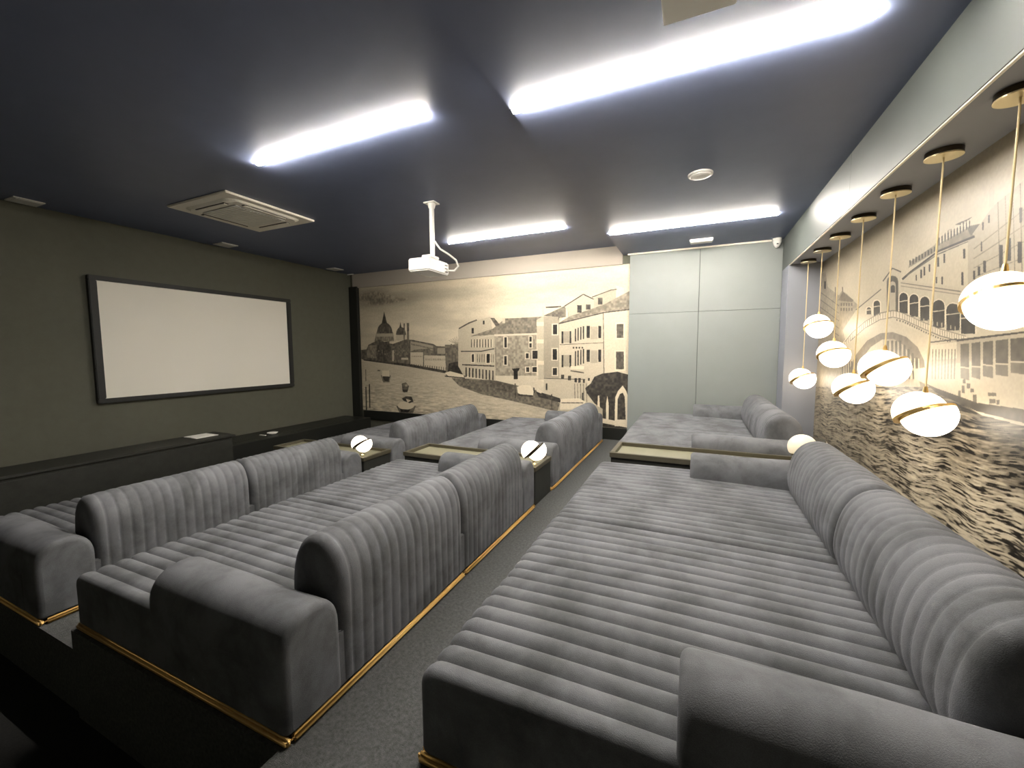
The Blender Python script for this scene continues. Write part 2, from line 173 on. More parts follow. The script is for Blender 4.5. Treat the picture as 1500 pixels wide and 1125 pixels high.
ART_R='''66:3647,1260,3234,1206,3076,1203,3010,1104,2787,1028,2744,1048,2665,1024,2560,978,2477,943,2374,564,3472,474;25:3188,1187,3152,1182,3142,1128,3176,1133;25:3098,1150,3056,1144,3048,1098,3088,1104;25:3270,1164,3234,1159,3224,1110,3260,1114;45:2754,984,2728,982,2726,966,2750,968;45:2748,958,2724,956,2720,940,2746,942;45:3220,1108,2780,970,2773,973,3210,1110;45:2710,980,2686,978,2682,962,2707,964;45:2705,954,2680,952,2678,936,2702,938;45:3210,1059,2772,930,2766,932,3200,1062;45:2668,976,2644,974,2641,958,2664,960;45:2663,950,2640,948,2636,932,2660,934;45:3200,1010,2764,888,2758,891,3190,1014;45:2627,972,2604,969,2602,954,2624,956;45:2622,946,2600,944,2597,929,2620,931;45:3190,962,2757,848,2750,850,3180,966;45:2588,968,2566,965,2562,950,2584,952;45:2583,943,2561,941,2558,926,2580,928;45:3180,914,2749,807,2742,810,3170,918;50:2799,1004,2727,1041,2552,978,2572,970;50:2874,1086,2850,1000,2830,998,2853,1083;50:2746,1068,2734,1036,2718,1035,2730,1066;82:2022,993,1784,1046,1622,1045,1610,902,1820,941;74:1630,1042,1618,1055,1580,1076,1550,1097,1530,1110,1478,1122,1316,1165,1226,1154,1185,826,1610,902;78:1547,1110,1552,1160,1538,1170,1531,1158,1527,1104;50:1514,1114,1480,922,1478,922,1510,1114;50:1486,1121,1452,918,1450,918,1484,1120;50:1460,1127,1425,914,1422,914,1458,1126;50:1436,1133,1400,910,1397,909,1433,1132;50:1412,1139,1375,906,1372,905,1410,1138;50:1389,1144,1352,902,1350,902,1387,1144;50:1368,1150,1330,898,1327,898,1365,1148;50:1346,1154,1308,894,1306,894,1344,1154;50:1327,1159,1288,892,1286,891,1324,1158;50:1308,1164,1268,888,1266,888,1306,1163;50:1290,1168,1248,885,1247,885,1288,1168;50:1272,1172,1230,882,1229,882,1270,1172;50:1254,1176,1213,880,1212,879,1253,1176;55:1598,1013,1412,1064,1414,1066,1601,1016;55:1594,986,1407,1026,1409,1028,1598,989;55:1591,960,1402,988,1404,990,1594,962;55:1588,934,1397,950,1398,952,1590,936;55:1584,907,1392,912,1393,914,1586,910;60:1990,1032,1980,1052,1816,1074,1796,1088,1734,1103,1636,1086,1605,1052,1790,1053;20:2027,994,1954,1014,1965,1020,2038,1002;20:1955,1014,1786,1046,1794,1052,1964,1020;20:1787,1046,1598,1046,1602,1052,1792,1052;40:1998,1004,1786,1039,1790,1042,2004,1009;40:1786,1038,1628,1041,1631,1044,1790,1042;35:1704,1109,1617,1108,1664,1098;45:1645,1088,1580,1078,1618,1055;30:1972,1039,1975,1057,1986,1059,1982,1041;30:1950,1040,1952,1058,1962,1060,1960,1042;30:1928,1042,1930,1060,1940,1062,1938,1044;30:1906,1044,1909,1062,1918,1063,1916,1046;30:1886,1046,1888,1062,1898,1064,1895,1048;30:1866,1048,1868,1064,1877,1066,1874,1049;30:1846,1049,1848,1066,1857,1067,1854,1050;30:1826,1050,1829,1066,1838,1068,1835,1052;30:1808,1052,1810,1068,1818,1070,1816,1054;90:1792,1072,1796,1097,1804,1099,1800,1074;20:1784,1067,1788,1092,1794,1093,1790,1068;90:1774,1072,1778,1098,1786,1100,1782,1074;20:1766,1068,1770,1092,1776,1094,1772,1070;90:1758,1074,1761,1099,1768,1101,1765,1076;20:1750,1070,1752,1094,1758,1094,1754,1071;90:1740,1075,1744,1100,1752,1102,1748,1076;20:1732,1070,1736,1094,1742,1096,1738,1072;90:1724,1076,1728,1100,1734,1102,1731,1078;20:1716,1072,1720,1095,1724,1096,1722,1073;90:1708,1077,1711,1101,1718,1103,1715,1078;20:1700,1073,1704,1096,1708,1097,1705,1074;90:1692,1078,1695,1102,1702,1104,1699,1080;20:1684,1074,1688,1096,1692,1098,1690,1075;90:1676,1079,1680,1102,1686,1104,1684,1080;20:1669,1075,1672,1098,1678,1098,1674,1076;90:1662,1080,1664,1104,1672,1105,1668,1082;20:1654,1076,1658,1098,1662,1100,1659,1077;90:1646,1081,1650,1104,1656,1106,1653,1082;20:1640,1077,1643,1099,1648,1100,1644,1078;90:1632,1082,1636,1104,1642,1106,1638,1084;20:1626,1078,1628,1100,1633,1101,1630,1079;22:1898,1010,1886,1008,1882,979,1894,981;22:1877,1016,1866,1014,1861,985,1872,986;22:1843,1018,1833,1016,1830,992,1839,993;22:1792,1031,1781,1029,1776,999,1787,1000;22:1756,1034,1746,1032,1742,1004,1752,1006;22:1651,1026,1640,1024,1636,996,1646,998;22:1650,960,1640,958,1634,920,1645,922;22:1791,968,1783,967,1780,948,1788,948;22:1758,964,1748,963,1745,938,1754,940;22:1929,998,1921,996,1918,976,1926,978;22:1593,954,1584,952,1581,929,1590,930;22:1574,962,1563,960,1560,936,1570,937;22:1552,973,1540,971,1536,940,1547,942;22:1491,1001,1478,998,1470,940,1483,943;22:1462,1011,1450,1008,1442,952,1454,954;22:1424,993,1410,990,1404,940,1418,942;22:1571,1079,1564,1078,1562,1056,1568,1058;22:1548,1091,1541,1090,1538,1069,1545,1071;22:1570,1028,1564,1026,1560,1000,1566,1002;22:1370,1002,1352,998,1346,946,1362,950;22:1430,1074,1420,1072,1416,1036,1424,1038;80:2689,836,2511,924,2224,984,2210,1018,2128,1056,2047,1028,2045,996,1821,952,1643,914,1609,896,1588,746,1845,788,2039,858,2160,874,2376,840,2616,756;40:2507,924,2221,985,2228,989,2516,928;30:2206,1016,2124,1054,2132,1058,2216,1020;30:2130,1055,2048,1026,2046,1030,2126,1058;40:2044,986,1646,902,1646,905,2043,988;50:2042,974,1645,893,1644,895,2042,976;40:2152,885,2173,1012,2168,1022,2148,1028,2122,1026,2094,1019,2074,1008,2066,995,2046,876;75:2128,883,2146,996,2142,1001,2132,1004,2118,1004,2103,1000,2092,994,2087,987,2070,878;30:2126,961,2130,982,2128,986,2121,988,2112,988,2102,986,2095,982,2092,978,2088,956;92:2382,896,2385,917,2381,924,2367,928,2347,928,2327,924,2312,918,2306,910,2302,890;25:2368,894,2372,916,2368,920,2360,924,2346,924,2333,921,2322,916,2318,911,2314,890;85:2370,910,2317,908,2319,912,2372,916;92:2299,884,2308,936,2303,944,2286,950,2263,950,2240,944,2222,936,2214,926,2206,876;25:2286,882,2295,934,2292,940,2280,944,2262,944,2245,941,2232,934,2226,927,2218,877;85:2292,918,2224,916,2226,920,2294,923;92:2046,872,2056,935,2052,944,2036,950,2014,950,1993,944,1976,936,1970,925,1960,864;25:2036,870,2046,934,2042,941,2031,946,2014,946,1997,941,1984,934,1978,926,1969,866;85:2042,914,1976,912,1978,916,2045,918;92:1960,854,1970,919,1966,928,1952,934,1932,934,1911,929,1896,920,1889,910,1880,848;25:1951,853,1962,918,1958,926,1947,930,1931,930,1915,926,1902,919,1897,911,1888,848;85:1958,898,1894,896,1896,900,1960,902;92:1879,834,1889,902,1886,911,1872,916,1854,916,1834,912,1820,904,1814,894,1804,829;25:1871,833,1882,901,1878,908,1868,912,1852,913,1838,909,1826,902,1820,894,1811,830;85:1878,880,1818,878,1820,882,1880,884;92:1792,805,1803,877,1798,888,1784,894,1764,896,1742,890,1727,880,1720,869,1710,801;25:1785,804,1796,876,1792,886,1780,891,1763,892,1746,888,1732,880,1726,870,1716,802;85:1792,856,1724,855,1725,858,1794,859;92:1711,793,1720,856,1716,868,1701,875,1680,876,1660,871,1644,861,1636,848,1628,790;25:1704,793,1714,856,1710,866,1698,872,1680,872,1662,868,1648,860,1642,849,1634,790;85:1711,840,1640,839,1642,842,1712,843;92:1632,780,1640,836,1636,848,1622,855,1604,856,1584,852,1568,842,1562,830,1555,778;25:1626,780,1634,836,1632,846,1620,852,1603,853,1586,849,1573,840,1567,830,1560,778;85:1632,822,1566,822,1567,826,1634,826;70:2026,872,2014,872,2012,856,2023,857;70:1988,866,1978,864,1975,850,1986,850;70:1952,858,1942,858,1940,843,1950,844;70:1918,852,1908,852,1906,836,1916,838;70:1884,846,1876,845,1873,831,1882,832;70:1853,840,1844,839,1842,825,1850,826;70:1822,834,1814,834,1812,820,1820,820;70:1793,828,1785,828,1783,814,1791,815;70:1765,823,1757,822,1755,809,1763,810;70:1738,818,1730,818,1728,804,1736,804;70:1712,812,1704,812,1702,800,1710,800;70:1686,808,1680,808,1678,795,1684,796;70:1662,804,1656,803,1654,790,1660,791;70:1638,799,1632,798,1630,786,1637,786;88:2604,746,2504,792,2579,814,2686,768;88:2510,790,2350,836,2406,861,2574,816;88:2356,835,2198,862,2234,888,2399,862;88:2207,861,2083,862,2098,888,2224,888;88:2096,864,2013,848,2003,870,2085,886;88:2017,849,1856,806,1842,826,1999,870;88:1856,806,1746,780,1734,798,1842,826;88:1744,779,1602,754,1596,772,1736,798;50:2643,772,2540,816,2548,820,2652,775;50:2540,816,2377,862,2384,864,2548,820;50:2378,862,2216,886,2220,890,2382,864;50:2216,886,2092,886,2093,889,2218,890;50:2093,886,2010,870,2010,872,2092,889;50:2011,870,1852,826,1850,828,2009,872;50:1852,826,1742,798,1741,800,1850,828;50:1742,798,1600,771,1600,773,1741,800;45:2636,738,2534,784,2542,787,2646,740;45:2534,784,2372,832,2378,834,2542,787;45:2372,832,2211,859,2215,862,2378,834;45:2212,859,2087,860,2089,863,2214,862;45:2088,860,2006,846,2006,848,2088,863;45:2007,846,1848,804,1846,806,2005,848;45:1848,804,1739,776,1738,779,1847,806;45:1739,776,1598,752,1597,754,1738,779;62:2653,770,2648,742,2636,742,2642,770;62:2626,782,2621,754,2610,754,2614,782;62:2600,794,2595,766,2584,766,2588,794;62:2574,804,2569,778,2558,777,2563,804;62:2549,816,2544,788,2534,788,2538,815;62:2524,822,2519,796,2508,796,2514,822;62:2500,829,2494,802,2484,802,2489,828;62:2476,836,2470,810,2460,810,2466,836;62:2452,842,2447,816,2438,816,2442,842;62:2429,848,2424,823,2415,822,2419,848;62:2406,854,2402,830,2392,829,2397,854;62:2384,860,2380,836,2371,836,2375,860;62:2360,864,2355,840,2346,840,2350,864;62:2335,868,2330,844,2322,844,2326,868;62:2311,872,2307,848,2298,848,2302,872;62:2288,876,2284,852,2276,852,2280,875;62:2265,880,2261,856,2253,855,2257,878;62:2243,882,2239,860,2231,859,2235,882;62:2221,886,2218,863,2210,862,2214,886;62:2194,886,2191,864,2183,863,2187,886;62:2168,886,2165,864,2158,863,2162,886;62:2144,886,2140,864,2133,863,2136,885;62:2119,886,2116,864,2108,864,2112,885;62:2096,886,2092,864,2085,864,2088,885;62:2067,880,2064,859,2057,858,2060,880;35:2059,852,2050,851,2048,844,2058,846;62:2039,874,2036,854,2030,854,2033,874;35:2032,847,2022,846,2022,840,2030,840;62:2013,870,2010,849,2003,848,2006,869;35:2006,842,1996,841,1995,835,2005,836;62:1994,864,1990,844,1984,844,1988,864;35:1986,836,1977,836,1976,830,1985,830;62:1974,859,1972,839,1966,838,1968,858;35:1968,832,1958,831,1958,825,1966,826;62:1956,854,1953,834,1947,834,1950,854;35:1949,826,1940,826,1940,820,1948,820;62:1938,848,1935,829,1930,829,1932,848;35:1931,822,1922,821,1922,815,1930,816;62:1920,844,1918,824,1912,824,1915,844;35:1914,817,1905,816,1904,810,1912,811;62:1903,839,1900,820,1894,820,1898,838;35:1896,812,1888,812,1887,806,1895,806;62:1886,834,1883,816,1878,815,1880,834;35:1880,808,1872,807,1870,802,1878,802;62:1870,830,1866,811,1862,810,1864,830;35:1863,803,1855,802,1854,797,1862,798;62:1853,825,1850,806,1846,806,1848,825;35:1846,798,1839,798,1838,792,1846,793;62:1836,821,1834,802,1829,802,1832,820;35:1830,794,1822,794,1822,788,1829,789;62:1820,816,1818,798,1812,798,1816,816;35:1814,790,1806,790,1806,784,1813,785;62:1804,812,1802,794,1796,794,1800,812;35:1798,786,1791,786,1790,780,1797,781;62:1788,808,1786,790,1781,790,1784,808;35:1782,782,1776,782,1774,777,1782,777;62:1773,804,1770,787,1766,786,1768,804;35:1767,778,1760,778,1760,773,1766,773;62:1758,800,1756,783,1751,783,1754,800;35:1752,775,1746,774,1744,770,1752,770;62:1744,797,1741,780,1736,780,1739,796;35:1738,771,1731,771,1730,766,1736,766;62:1730,794,1726,777,1722,777,1725,794;35:1724,768,1717,768,1716,764,1722,764;62:1716,792,1713,774,1708,774,1711,792;35:1710,766,1704,766,1702,761,1709,761;62:1702,789,1700,772,1695,772,1698,789;35:1696,764,1690,764,1689,758,1696,758;62:1688,786,1686,770,1682,770,1684,786;35:1683,762,1676,762,1676,756,1682,756;62:1676,784,1673,768,1669,768,1672,784;35:1670,759,1664,759,1663,754,1669,754;62:1662,782,1660,766,1656,766,1658,782;35:1657,756,1651,756,1650,752,1656,752;62:1650,780,1648,764,1644,763,1646,779;35:1644,754,1638,754,1638,750,1644,750;62:1638,777,1635,761,1632,761,1634,777;35:1632,752,1626,752,1626,748,1632,748;62:1626,775,1623,759,1620,759,1622,774;35:1620,750,1614,750,1614,745,1620,745;62:1614,772,1611,757,1608,757,1610,772;35:1608,748,1602,748,1602,743,1608,743;80:2634,542,2644,757,2373,822,2086,847,1845,788,1748,616;52:2577,548,2552,634,2473,710,2342,775,2203,802,2078,802,1966,781,1876,743,1825,698,1788,612,1836,608,1864,665,1920,713,1992,754,2074,777,2180,776,2294,746,2385,694,2444,622,2458,558;80:1836,608,1864,665,1920,713,1992,754,2074,777,2180,776,2294,746,2385,694,2444,622,2458,558;70:2148,583,2170,776,2074,777,1992,754,1920,713,1864,665,1836,608;40:2122,710,2131,766,2130,768,2126,770,2121,770,2116,770,2112,768,2110,766,2101,710;40:2084,711,2092,766,2092,768,2088,770,2084,770,2078,769,2074,768,2072,766,2064,711;40:2047,712,2056,765,2055,767,2052,768,2047,769,2042,768,2038,767,2037,764,2028,712;40:2013,712,2021,764,2020,766,2017,768,2012,768,2007,768,2003,766,2002,764,1994,712;40:1976,697,1984,748,1984,750,1980,752,1976,752,1972,752,1968,750,1966,748,1958,698;40:1942,683,1950,733,1949,735,1946,736,1942,738,1938,736,1934,735,1932,733,1924,684;40:1908,669,1916,718,1916,720,1912,722,1908,722,1904,722,1901,720,1900,718,1892,670;40:1876,656,1884,704,1884,706,1880,708,1876,708,1872,708,1870,706,1868,704,1861,657;35:2136,691,2120,616,2108,616,2124,692;90:2121,699,2104,617,2096,618,2112,700;35:2098,686,2084,618,2072,619,2086,686;90:2084,700,2068,619,2060,620,2076,700;35:2062,681,2048,620,2037,622,2050,682;90:2050,700,2034,622,2026,622,2042,700;35:2026,676,2014,622,2003,624,2015,677;90:2016,701,2001,624,1993,624,2009,702;35:1993,672,1982,624,1972,626,1982,672;90:1984,702,1969,626,1962,626,1976,702;35:1960,668,1951,627,1941,628,1950,668;90:1953,702,1938,628,1931,628,1946,702;35:1930,664,1921,628,1912,630,1920,664;90:1923,703,1908,630,1902,630,1916,703;35:1900,660,1892,630,1883,632,1890,660;90:1894,704,1880,632,1874,632,1888,704;35:1870,656,1864,632,1856,634,1862,656;90:1866,704,1852,634,1846,634,1860,704;40:2670,688,2648,571,2631,572,2652,688;40:2632,676,2614,574,2596,575,2615,676;40:2596,663,2580,576,2563,577,2579,664;40:2567,690,2546,578,2530,580,2550,690;40:2532,678,2514,580,2499,582,2516,678;40:2498,666,2484,582,2468,584,2483,666;40:2472,692,2453,585,2438,586,2458,692;40:2440,680,2424,587,2410,588,2426,681;40:2409,669,2395,589,2381,590,2395,670;40:2385,694,2367,591,2354,592,2372,694;40:2356,682,2340,592,2326,594,2342,683;40:2327,672,2314,594,2300,596,2314,672;72:1802,746,1644,761,1318,780,1107,784,1030,660,1020,570,1244,602,1488,612,1774,638;80:1893,666,1374,722,1073,746,1047,534,1356,592,1524,588,1736,610,1880,632;35:1791,756,1644,763,1646,767,1793,760;25:1644,758,1318,776,1318,779,1646,764;25:1318,776,1106,783,1108,786,1318,779;85:1790,748,1644,757,1637,708,1783,700;50:1778,736,1768,639,1762,640,1772,736;50:1759,736,1749,640,1742,640,1752,736;50:1740,736,1730,642,1724,642,1734,736;50:1722,736,1712,642,1706,643,1715,736;50:1704,736,1694,644,1688,644,1698,736;50:1686,736,1677,645,1671,646,1680,736;50:1669,736,1660,646,1654,646,1663,736;50:1652,736,1644,647,1638,648,1646,736;38:1624,750,1584,752,1574,684,1615,686;50:1614,682,1573,680,1568,648,1610,652;38:1572,752,1534,755,1524,689,1562,690;50:1562,686,1524,685,1520,654,1558,658;38:1522,754,1482,757,1474,694,1514,696;50:1514,692,1473,690,1469,660,1510,664;38:1472,757,1426,760,1418,700,1464,700;50:1464,696,1418,696,1414,668,1460,670;38:1418,760,1364,763,1357,706,1410,706;50:1410,702,1356,702,1353,676,1406,678;38:1356,762,1294,766,1286,714,1350,712;50:1349,708,1286,710,1283,685,1346,685;38:1286,766,1214,770,1208,722,1280,718;50:1280,715,1208,718,1204,696,1277,694;38:1208,770,1142,773,1137,728,1202,726;50:1202,723,1137,726,1134,704,1200,703;42:1598,649,1585,650,1584,638,1597,638;42:1578,639,1562,640,1561,626,1576,625;42:1601,631,1588,632,1584,611,1598,610;42:1559,626,1544,627,1543,617,1558,616;42:1546,610,1530,612,1526,588,1542,586;42:1616,615,1604,616,1602,598,1614,597;42:1484,622,1452,624,1450,616,1482,613;42:1476,606,1452,608,1450,598,1474,594;42:1448,606,1437,608,1436,596,1446,595;30:1802,622,1736,612,1524,590,1357,595,1048,538,1044,507,1353,564,1522,567,1734,598'''
def vnoise(w, h, cx, cy, seed):
    r = np.random.RandomState(seed); g = r.rand(cy + 2, cx + 2).astype(np.float32)
    x = np.linspace(0, cx, w, endpoint=False); y = np.linspace(0, cy, h, endpoint=False)
    xi = x.astype(int); yi = y.astype(int); fx = x - xi; fy = y - yi; fx = fx * fx * (3 - 2 * fx); fy = (fy * fy * (3 - 2 * fy))[:, None]
    a = g[np.ix_(yi, xi)] * (1 - fx) + g[np.ix_(yi, xi + 1)] * fx; b = g[np.ix_(yi + 1, xi)] * (1 - fx) + g[np.ix_(yi + 1, xi + 1)] * fx
    return a * (1 - fy) + b * fy
def fill(im, tone, px, py):
    H, W = im.shape; x0 = max(0, int(px.min())); x1 = min(W, int(px.max()) + 2); y0 = max(0, int(py.min())); y1 = min(H, int(py.max()) + 2)
    if x1 <= x0 or y1 <= y0: return
    X = np.arange(x0, x1)[None, :] + .5; Y = np.arange(y0, y1)[:, None] + .5
    ins = np.zeros((y1 - y0, x1 - x0), bool); n = len(px)
    for i in range(n):
        xa, ya, xb, yb = px[i], py[i], px[(i + 1) % n], py[(i + 1) % n]
        if ya == yb: continue
        ins ^= ((ya > Y) != (yb > Y)) & (X < (xb - xa) * (Y - ya) / (yb - ya) + xa)
    v = im[y0:y1, x0:x1]; v[ins] = tone
def paint(im, art, u0, z0, res, flip=False):
    H, W = im.shape
    for part in art.split(';'):
        t, c = part.replace('\n', '').split(':'); c = np.array([float(v) for v in c.split(',')]).reshape(-1, 2) / 500
        px = (c[:, 0] - u0) * res; px = (W - px) if flip else px
        fill(im, int(t) / 100, px, (c[:, 1] - z0) * res)
def make_image(name, im):
    H, W = im.shape; I = bpy.data.images.new(name, W, H); a = np.ones((H, W, 4), np.float32)
    im = np.clip(im, 0, 1)
    lo = np.array([.08, .07, .06]); hi = np.array([.97, .91, .79])
    a[..., :3] = lo + (hi - lo) * ((im[..., None] - .15) / .8).clip(0, 1)
    I.pixels.foreach_set(a.ravel()); I.pack(); return I
def mural_mat(name, I, rough, dens=1.):
    M = bpy.data.materials.new(name); M.use_nodes = True; nt = M.node_tree; b = nt.nodes['Principled BSDF']
    t = nt.nodes.new('ShaderNodeTexImage'); t.image = I; t.extension = 'EXTEND'
    b.inputs['Roughness'].default_value = rough
    mx = nt.nodes.new('ShaderNodeMixRGB'); mx.blend_type = 'MULTIPLY'; mx.inputs[0].default_value = 1; mx.inputs[2].default_value = (dens, dens, dens, 1)
    nt.links.new(t.outputs['Color'], mx.inputs[1]); nt.links.new(mx.outputs['Color'], b.inputs['Base Color'])
    return M
def mural_plane(name, quad, M, thick):
    """quad: four corners (bottom left, bottom right, top right, top left); thick: vector behind"""
    bm = bmesh.new(); q = [Vector(p) for p in quad]; t = Vector(thick)
    a = [bm.verts.new(p) for p in q]; b = [bm.verts.new(p + t) for p in q]
    f0 = bm.faces.new(a); bm.faces.new(b[::-1])
    for i in range(4): bm.faces.new((a[i], b[i], b[(i + 1) % 4], a[(i + 1) % 4]))
    uv = bm.loops.layers.uv.new('UVMap'); uvs = {a[0]: (0, 0), a[1]: (1, 0), a[2]: (1, 1), a[3]: (0, 1), b[0]: (0, 0), b[1]: (1, 0), b[2]: (1, 1), b[3]: (0, 1)}
    for f in bm.faces:
        for l in f.loops: l[uv].uv = uvs[l.vert]
    me = bpy.data.meshes.new(name); bm.to_mesh(me); bm.free(); me.materials.append(M)
    o = bpy.data.objects.new(name, me); C.objects.link(o); return o

# far wall mural: x -6.64..-0.99, z 0.2..2.84
RES = 260; U0, U1, Z0, Z1 = -6.64, -0.99, .20, 2.84
W, H = int((U1 - U0) * RES), int((Z1 - Z0) * RES)
X = np.linspace(U0, U1, W)[None, :]; Z = np.linspace(Z0, Z1, H)[:, None]
cl = .5 * vnoise(W, H, 5, 9, 1) + .3 * vnoise(W, H, 12, 26, 2) + .2 * vnoise(W, H, 30, 60, 3)
im = .88 + .2 * (cl - .5) + 0 * X * Z
for cx, cz, rx, rz, a in [(-6.35, 2.62, .55, .18, -.24), (-5.9, 2.5, .6, .1, -.14), (-4.6, 2.6, 1.2, .14, -.09), (-4.3, 2.25, .9, .08, -.06), (-3.3, 2.5, 1.6, .12, -.05), (-5.2, 1.9, 1.2, .1, .06), (-3.0, 2.2, 1.0, .12, .07)]:
    im += a * np.exp(-((X - cx) / rx) ** 2 - ((Z - cz) / rz) ** 2)
sh = np.interp(X[0], [-6.7, -5.35, -4.69, -4.06, -3.47, -2.6, -2.0, -1], [1.26, 1.158, 1.075, .98, .908, .75, .62, .5])[None, :]
wv = .5 * vnoise(W, H, 40, 110, 5) + .5 * vnoise(W, H, 90, 240, 6)
amp = np.clip((sh - Z) * .5, .04, .5)
water = .84 + (wv - .5) * amp * 1.0 - .10 * np.clip((X + 4.6) / 2.5, 0, 1) * np.clip(1 - (sh - Z) * 2.5, 0, 1)
wm = (Z < sh); im = np.where(wm, water, im).astype(np.float32)
paint(im, ART_L, U0, Z0, RES)
im += .05 * (vnoise(W, H, W // 4, H // 4, 9) - .5) + .20 * (vnoise(W, H, W // 9, H // 9, 19) - .5) * (im < .7)
im = (im + np.roll(im, 1, 0) + np.roll(im, 1, 1) + np.roll(im, (1, 1), (0, 1))) / 4
I_far = make_image('canal painting', im)
# right niche mural: y 0.2..6.3 (mirrored: far end is on the left), z 0.2..2.555
RES = 380; V0, V1, Q0, Q1 = .3, 6.32, .2, 2.56
W, H = int((V1 - V0) * RES), int((Q1 - Q0) * RES)
Yv = np.linspace(V1, V0, W)[None, :]; Z = np.linspace(Q0, Q1, H)[:, None]
im = .80 + .14 * (vnoise(W, H, 6, 5, 11) - .5) + .06 * (vnoise(W, H, 18, 16, 12) - .5) + 0 * Yv * Z
near = np.clip((4.6 - Yv) / 2.2, 0, 1)
def nz(u, v, seed):
    g = np.random.RandomState(seed).rand(512, 512).astype(np.float32); ui = np.floor(u).astype(int); vi = np.floor(v).astype(int)
    fu = u - ui; fv = v - vi; fu = fu * fu * (3 - 2 * fu); fv = fv * fv * (3 - 2 * fv); ui &= 511; vi &= 511; u1 = (ui + 1) & 511; v1 = (vi + 1) & 511
    return (g[vi, ui] * (1 - fu) + g[vi, u1] * fu) * (1 - fv) + (g[v1, ui] * (1 - fu) + g[v1, u1] * fu) * fv
QQ = Z + .075 * Yv + .012 * np.sin(Yv * 9) + 3; YY = Yv + 0 * Z + 2
QQ = QQ + .018 * (nz(YY * 7, QQ * 12, 21) - .5)
w1 = nz(YY * 6, QQ * 75, 13); w2 = nz(YY * 15, QQ * 165, 14); w3 = nz(YY * 32, QQ * 240, 15); w0 = nz(YY * 2.2, QQ * 5, 17)
wv = .3 * w1 + .45 * w2 + .25 * w3
sh = np.interp(Yv[0][::-1], [0, 3.0, 3.47, 3.75, 5.2, 6.3], [1.05, 1.12, 1.22, 1.276, 1.29, 1.04])[::-1][None, :]
depth = np.clip((sh - Z), 0, 2)
k = wv - .5 + .16 * (w0 - .5)
cut = .15 - .11 * near * np.clip(depth * 2.2, 0, 1)
dark = 1 / (1 + np.exp((k + cut) * (34 + 30 * near)))
water = .66 + .24 * near * np.clip(depth * 2, 0, 1) + .22 * (w1 - .5) + .12 * (w2 - .5) - (.26 + .34 * near) * dark
water = water + .16 * (1 / (1 + np.exp(-(k - .12) * 40))) * near
water = water - .42 * near * np.clip(1 - depth / .45, 0, 1)
im = np.where(Z < sh, water, im).astype(np.float32)
def paint_r(im):
    H, W = im.shape
    for part in ART_R.split(';'):
        t, c = part.replace('\n', '').split(':'); c = np.array([float(v) for v in c.split(',')]).reshape(-1, 2) / 500
        fill(im, int(t) / 100, (V1 - c[:, 0]) * RES, (c[:, 1] - Q0) * RES)
paint_r(im)
im += .04 * (vnoise(W, H, W // 5, H // 5, 16) - .5) + .10 * (vnoise(W, H, W // 12, H // 12, 29) - .5) * (im < .72)
im = (im + np.roll(im, 1, 0) + np.roll(im, 1, 1) + np.roll(im, (1, 1), (0, 1))) / 4
I_right = make_image('bridge painting', im)

# ------------------------------------------------------------------ room
XL, XR, XM = -6.88, 1.045, 1.41       # screen wall, bulkhead face, niche back
YF, YP = 6.78, 6.72                   # mural wall, panel wall
YB = -1.6
HL, HR, XS = 3.128, 2.98, -1.10       # left ceiling, right (lower) ceiling, step between them
SOF = 2.555
LV = [-.13, 0., .216]                 # base level of the three rows
LOW = -.5

struct('floor', bx(XL - .2, XM + .2, YB - .2, YF + .2, LOW - .1, LOW), M_carpet_shade)
p = struct('floor_aisle', bx(-3.0, -.74, .915, YF, LOW, 0), M_carpet)
struct('floor_entry', bx(-1.372, XM, YB, .915, LOW, 0), M_carpet)
struct('floor_front_tier', bx(-5.25, -3.0, .93, YF, LOW, LV[0]), M_carpet)
struct('floor_rear_tier', bx(-.74, XM, YB, YP, 0, LV[2]), M_carpet)

struct('ceiling', bx(XL - .2, XS, YB - .2, YF + .2, HL, HL + .12), M_ceil)
struct('ceiling_lowered', bx(XS, XM + .2, YB - .2, YF + .2, HR, HL + .12), M_ceil)
struct('wall_left', bx(XL - .2, XL - .003, YB - .2, YF + .2, LOW, HL), M_wall_dark)
struct('wall_back', bx(XL, XM, YB - .15, YB, LOW, HL), M_wall_dark)
wf = struct('wall_far', bx(XL, XM, YF, YF + .2, LOW, HL), M_wall_dark)
# dark return at the left end of the mural
struct('trim_1', bx(XL, -6.655, YF - .07, YF, LOW, 2.86, bev=.006), M_black)
# beige band over the mural
struct('trim_2', bx(-6.80, XS, YF - .035, YF, 2.835, HL, bev=.004), M_beige)
# panelled right part of the far wall
wp = struct('wall_far_panelled', bx(-.985, XR + .02, YP + .012, YF, LOW, HR), M_groove)
pan = []
for (x0, x1) in ((-.985, .012), (.018, XR)):
    for (z0, z1) in ((LOW, 2.043), (2.047, HR)):
        obj('panel', bx(x0, x1, YP, YP + .012, z0, z1, bev=.0015, seg=1), M_wall_grey, wp)
# right wall: bulkhead panels over a niche with the bridge mural
wr = struct('wall_right', bx(XR + .012, XM + .2, YB, YP, SOF + .01, HR), M_groove)
ys = [YB, 1.2, 4.05, YP]
for a, b in zip(ys, ys[1:]):
    obj('panel', bx(XR, XR + .012, a + .0015, b - .0015, SOF, HR, bev=.001, seg=1), M_bulk, wr)
obj('soffit', bx(XR + .012, XM + .0, YB, 6.3, SOF, SOF + .01), M_niche, wr)
struct('trim_3', bx(XR + .004, XR + .02, YB, 6.3, SOF - .008, SOF, bev=.002), M_white_warm)
struct('wall_niche_back', bx(XM, XM + .2, YB, YP, LOW, SOF), M_niche)
struct('wall_niche_end', bx(XR, XM, 6.3, YP, LOW, SOF, bev=.004), M_niche)
struct('baseboard_far', bx(-6.6, -.99, YF - .03, YF, 0, .2, bev=.004), M_black)

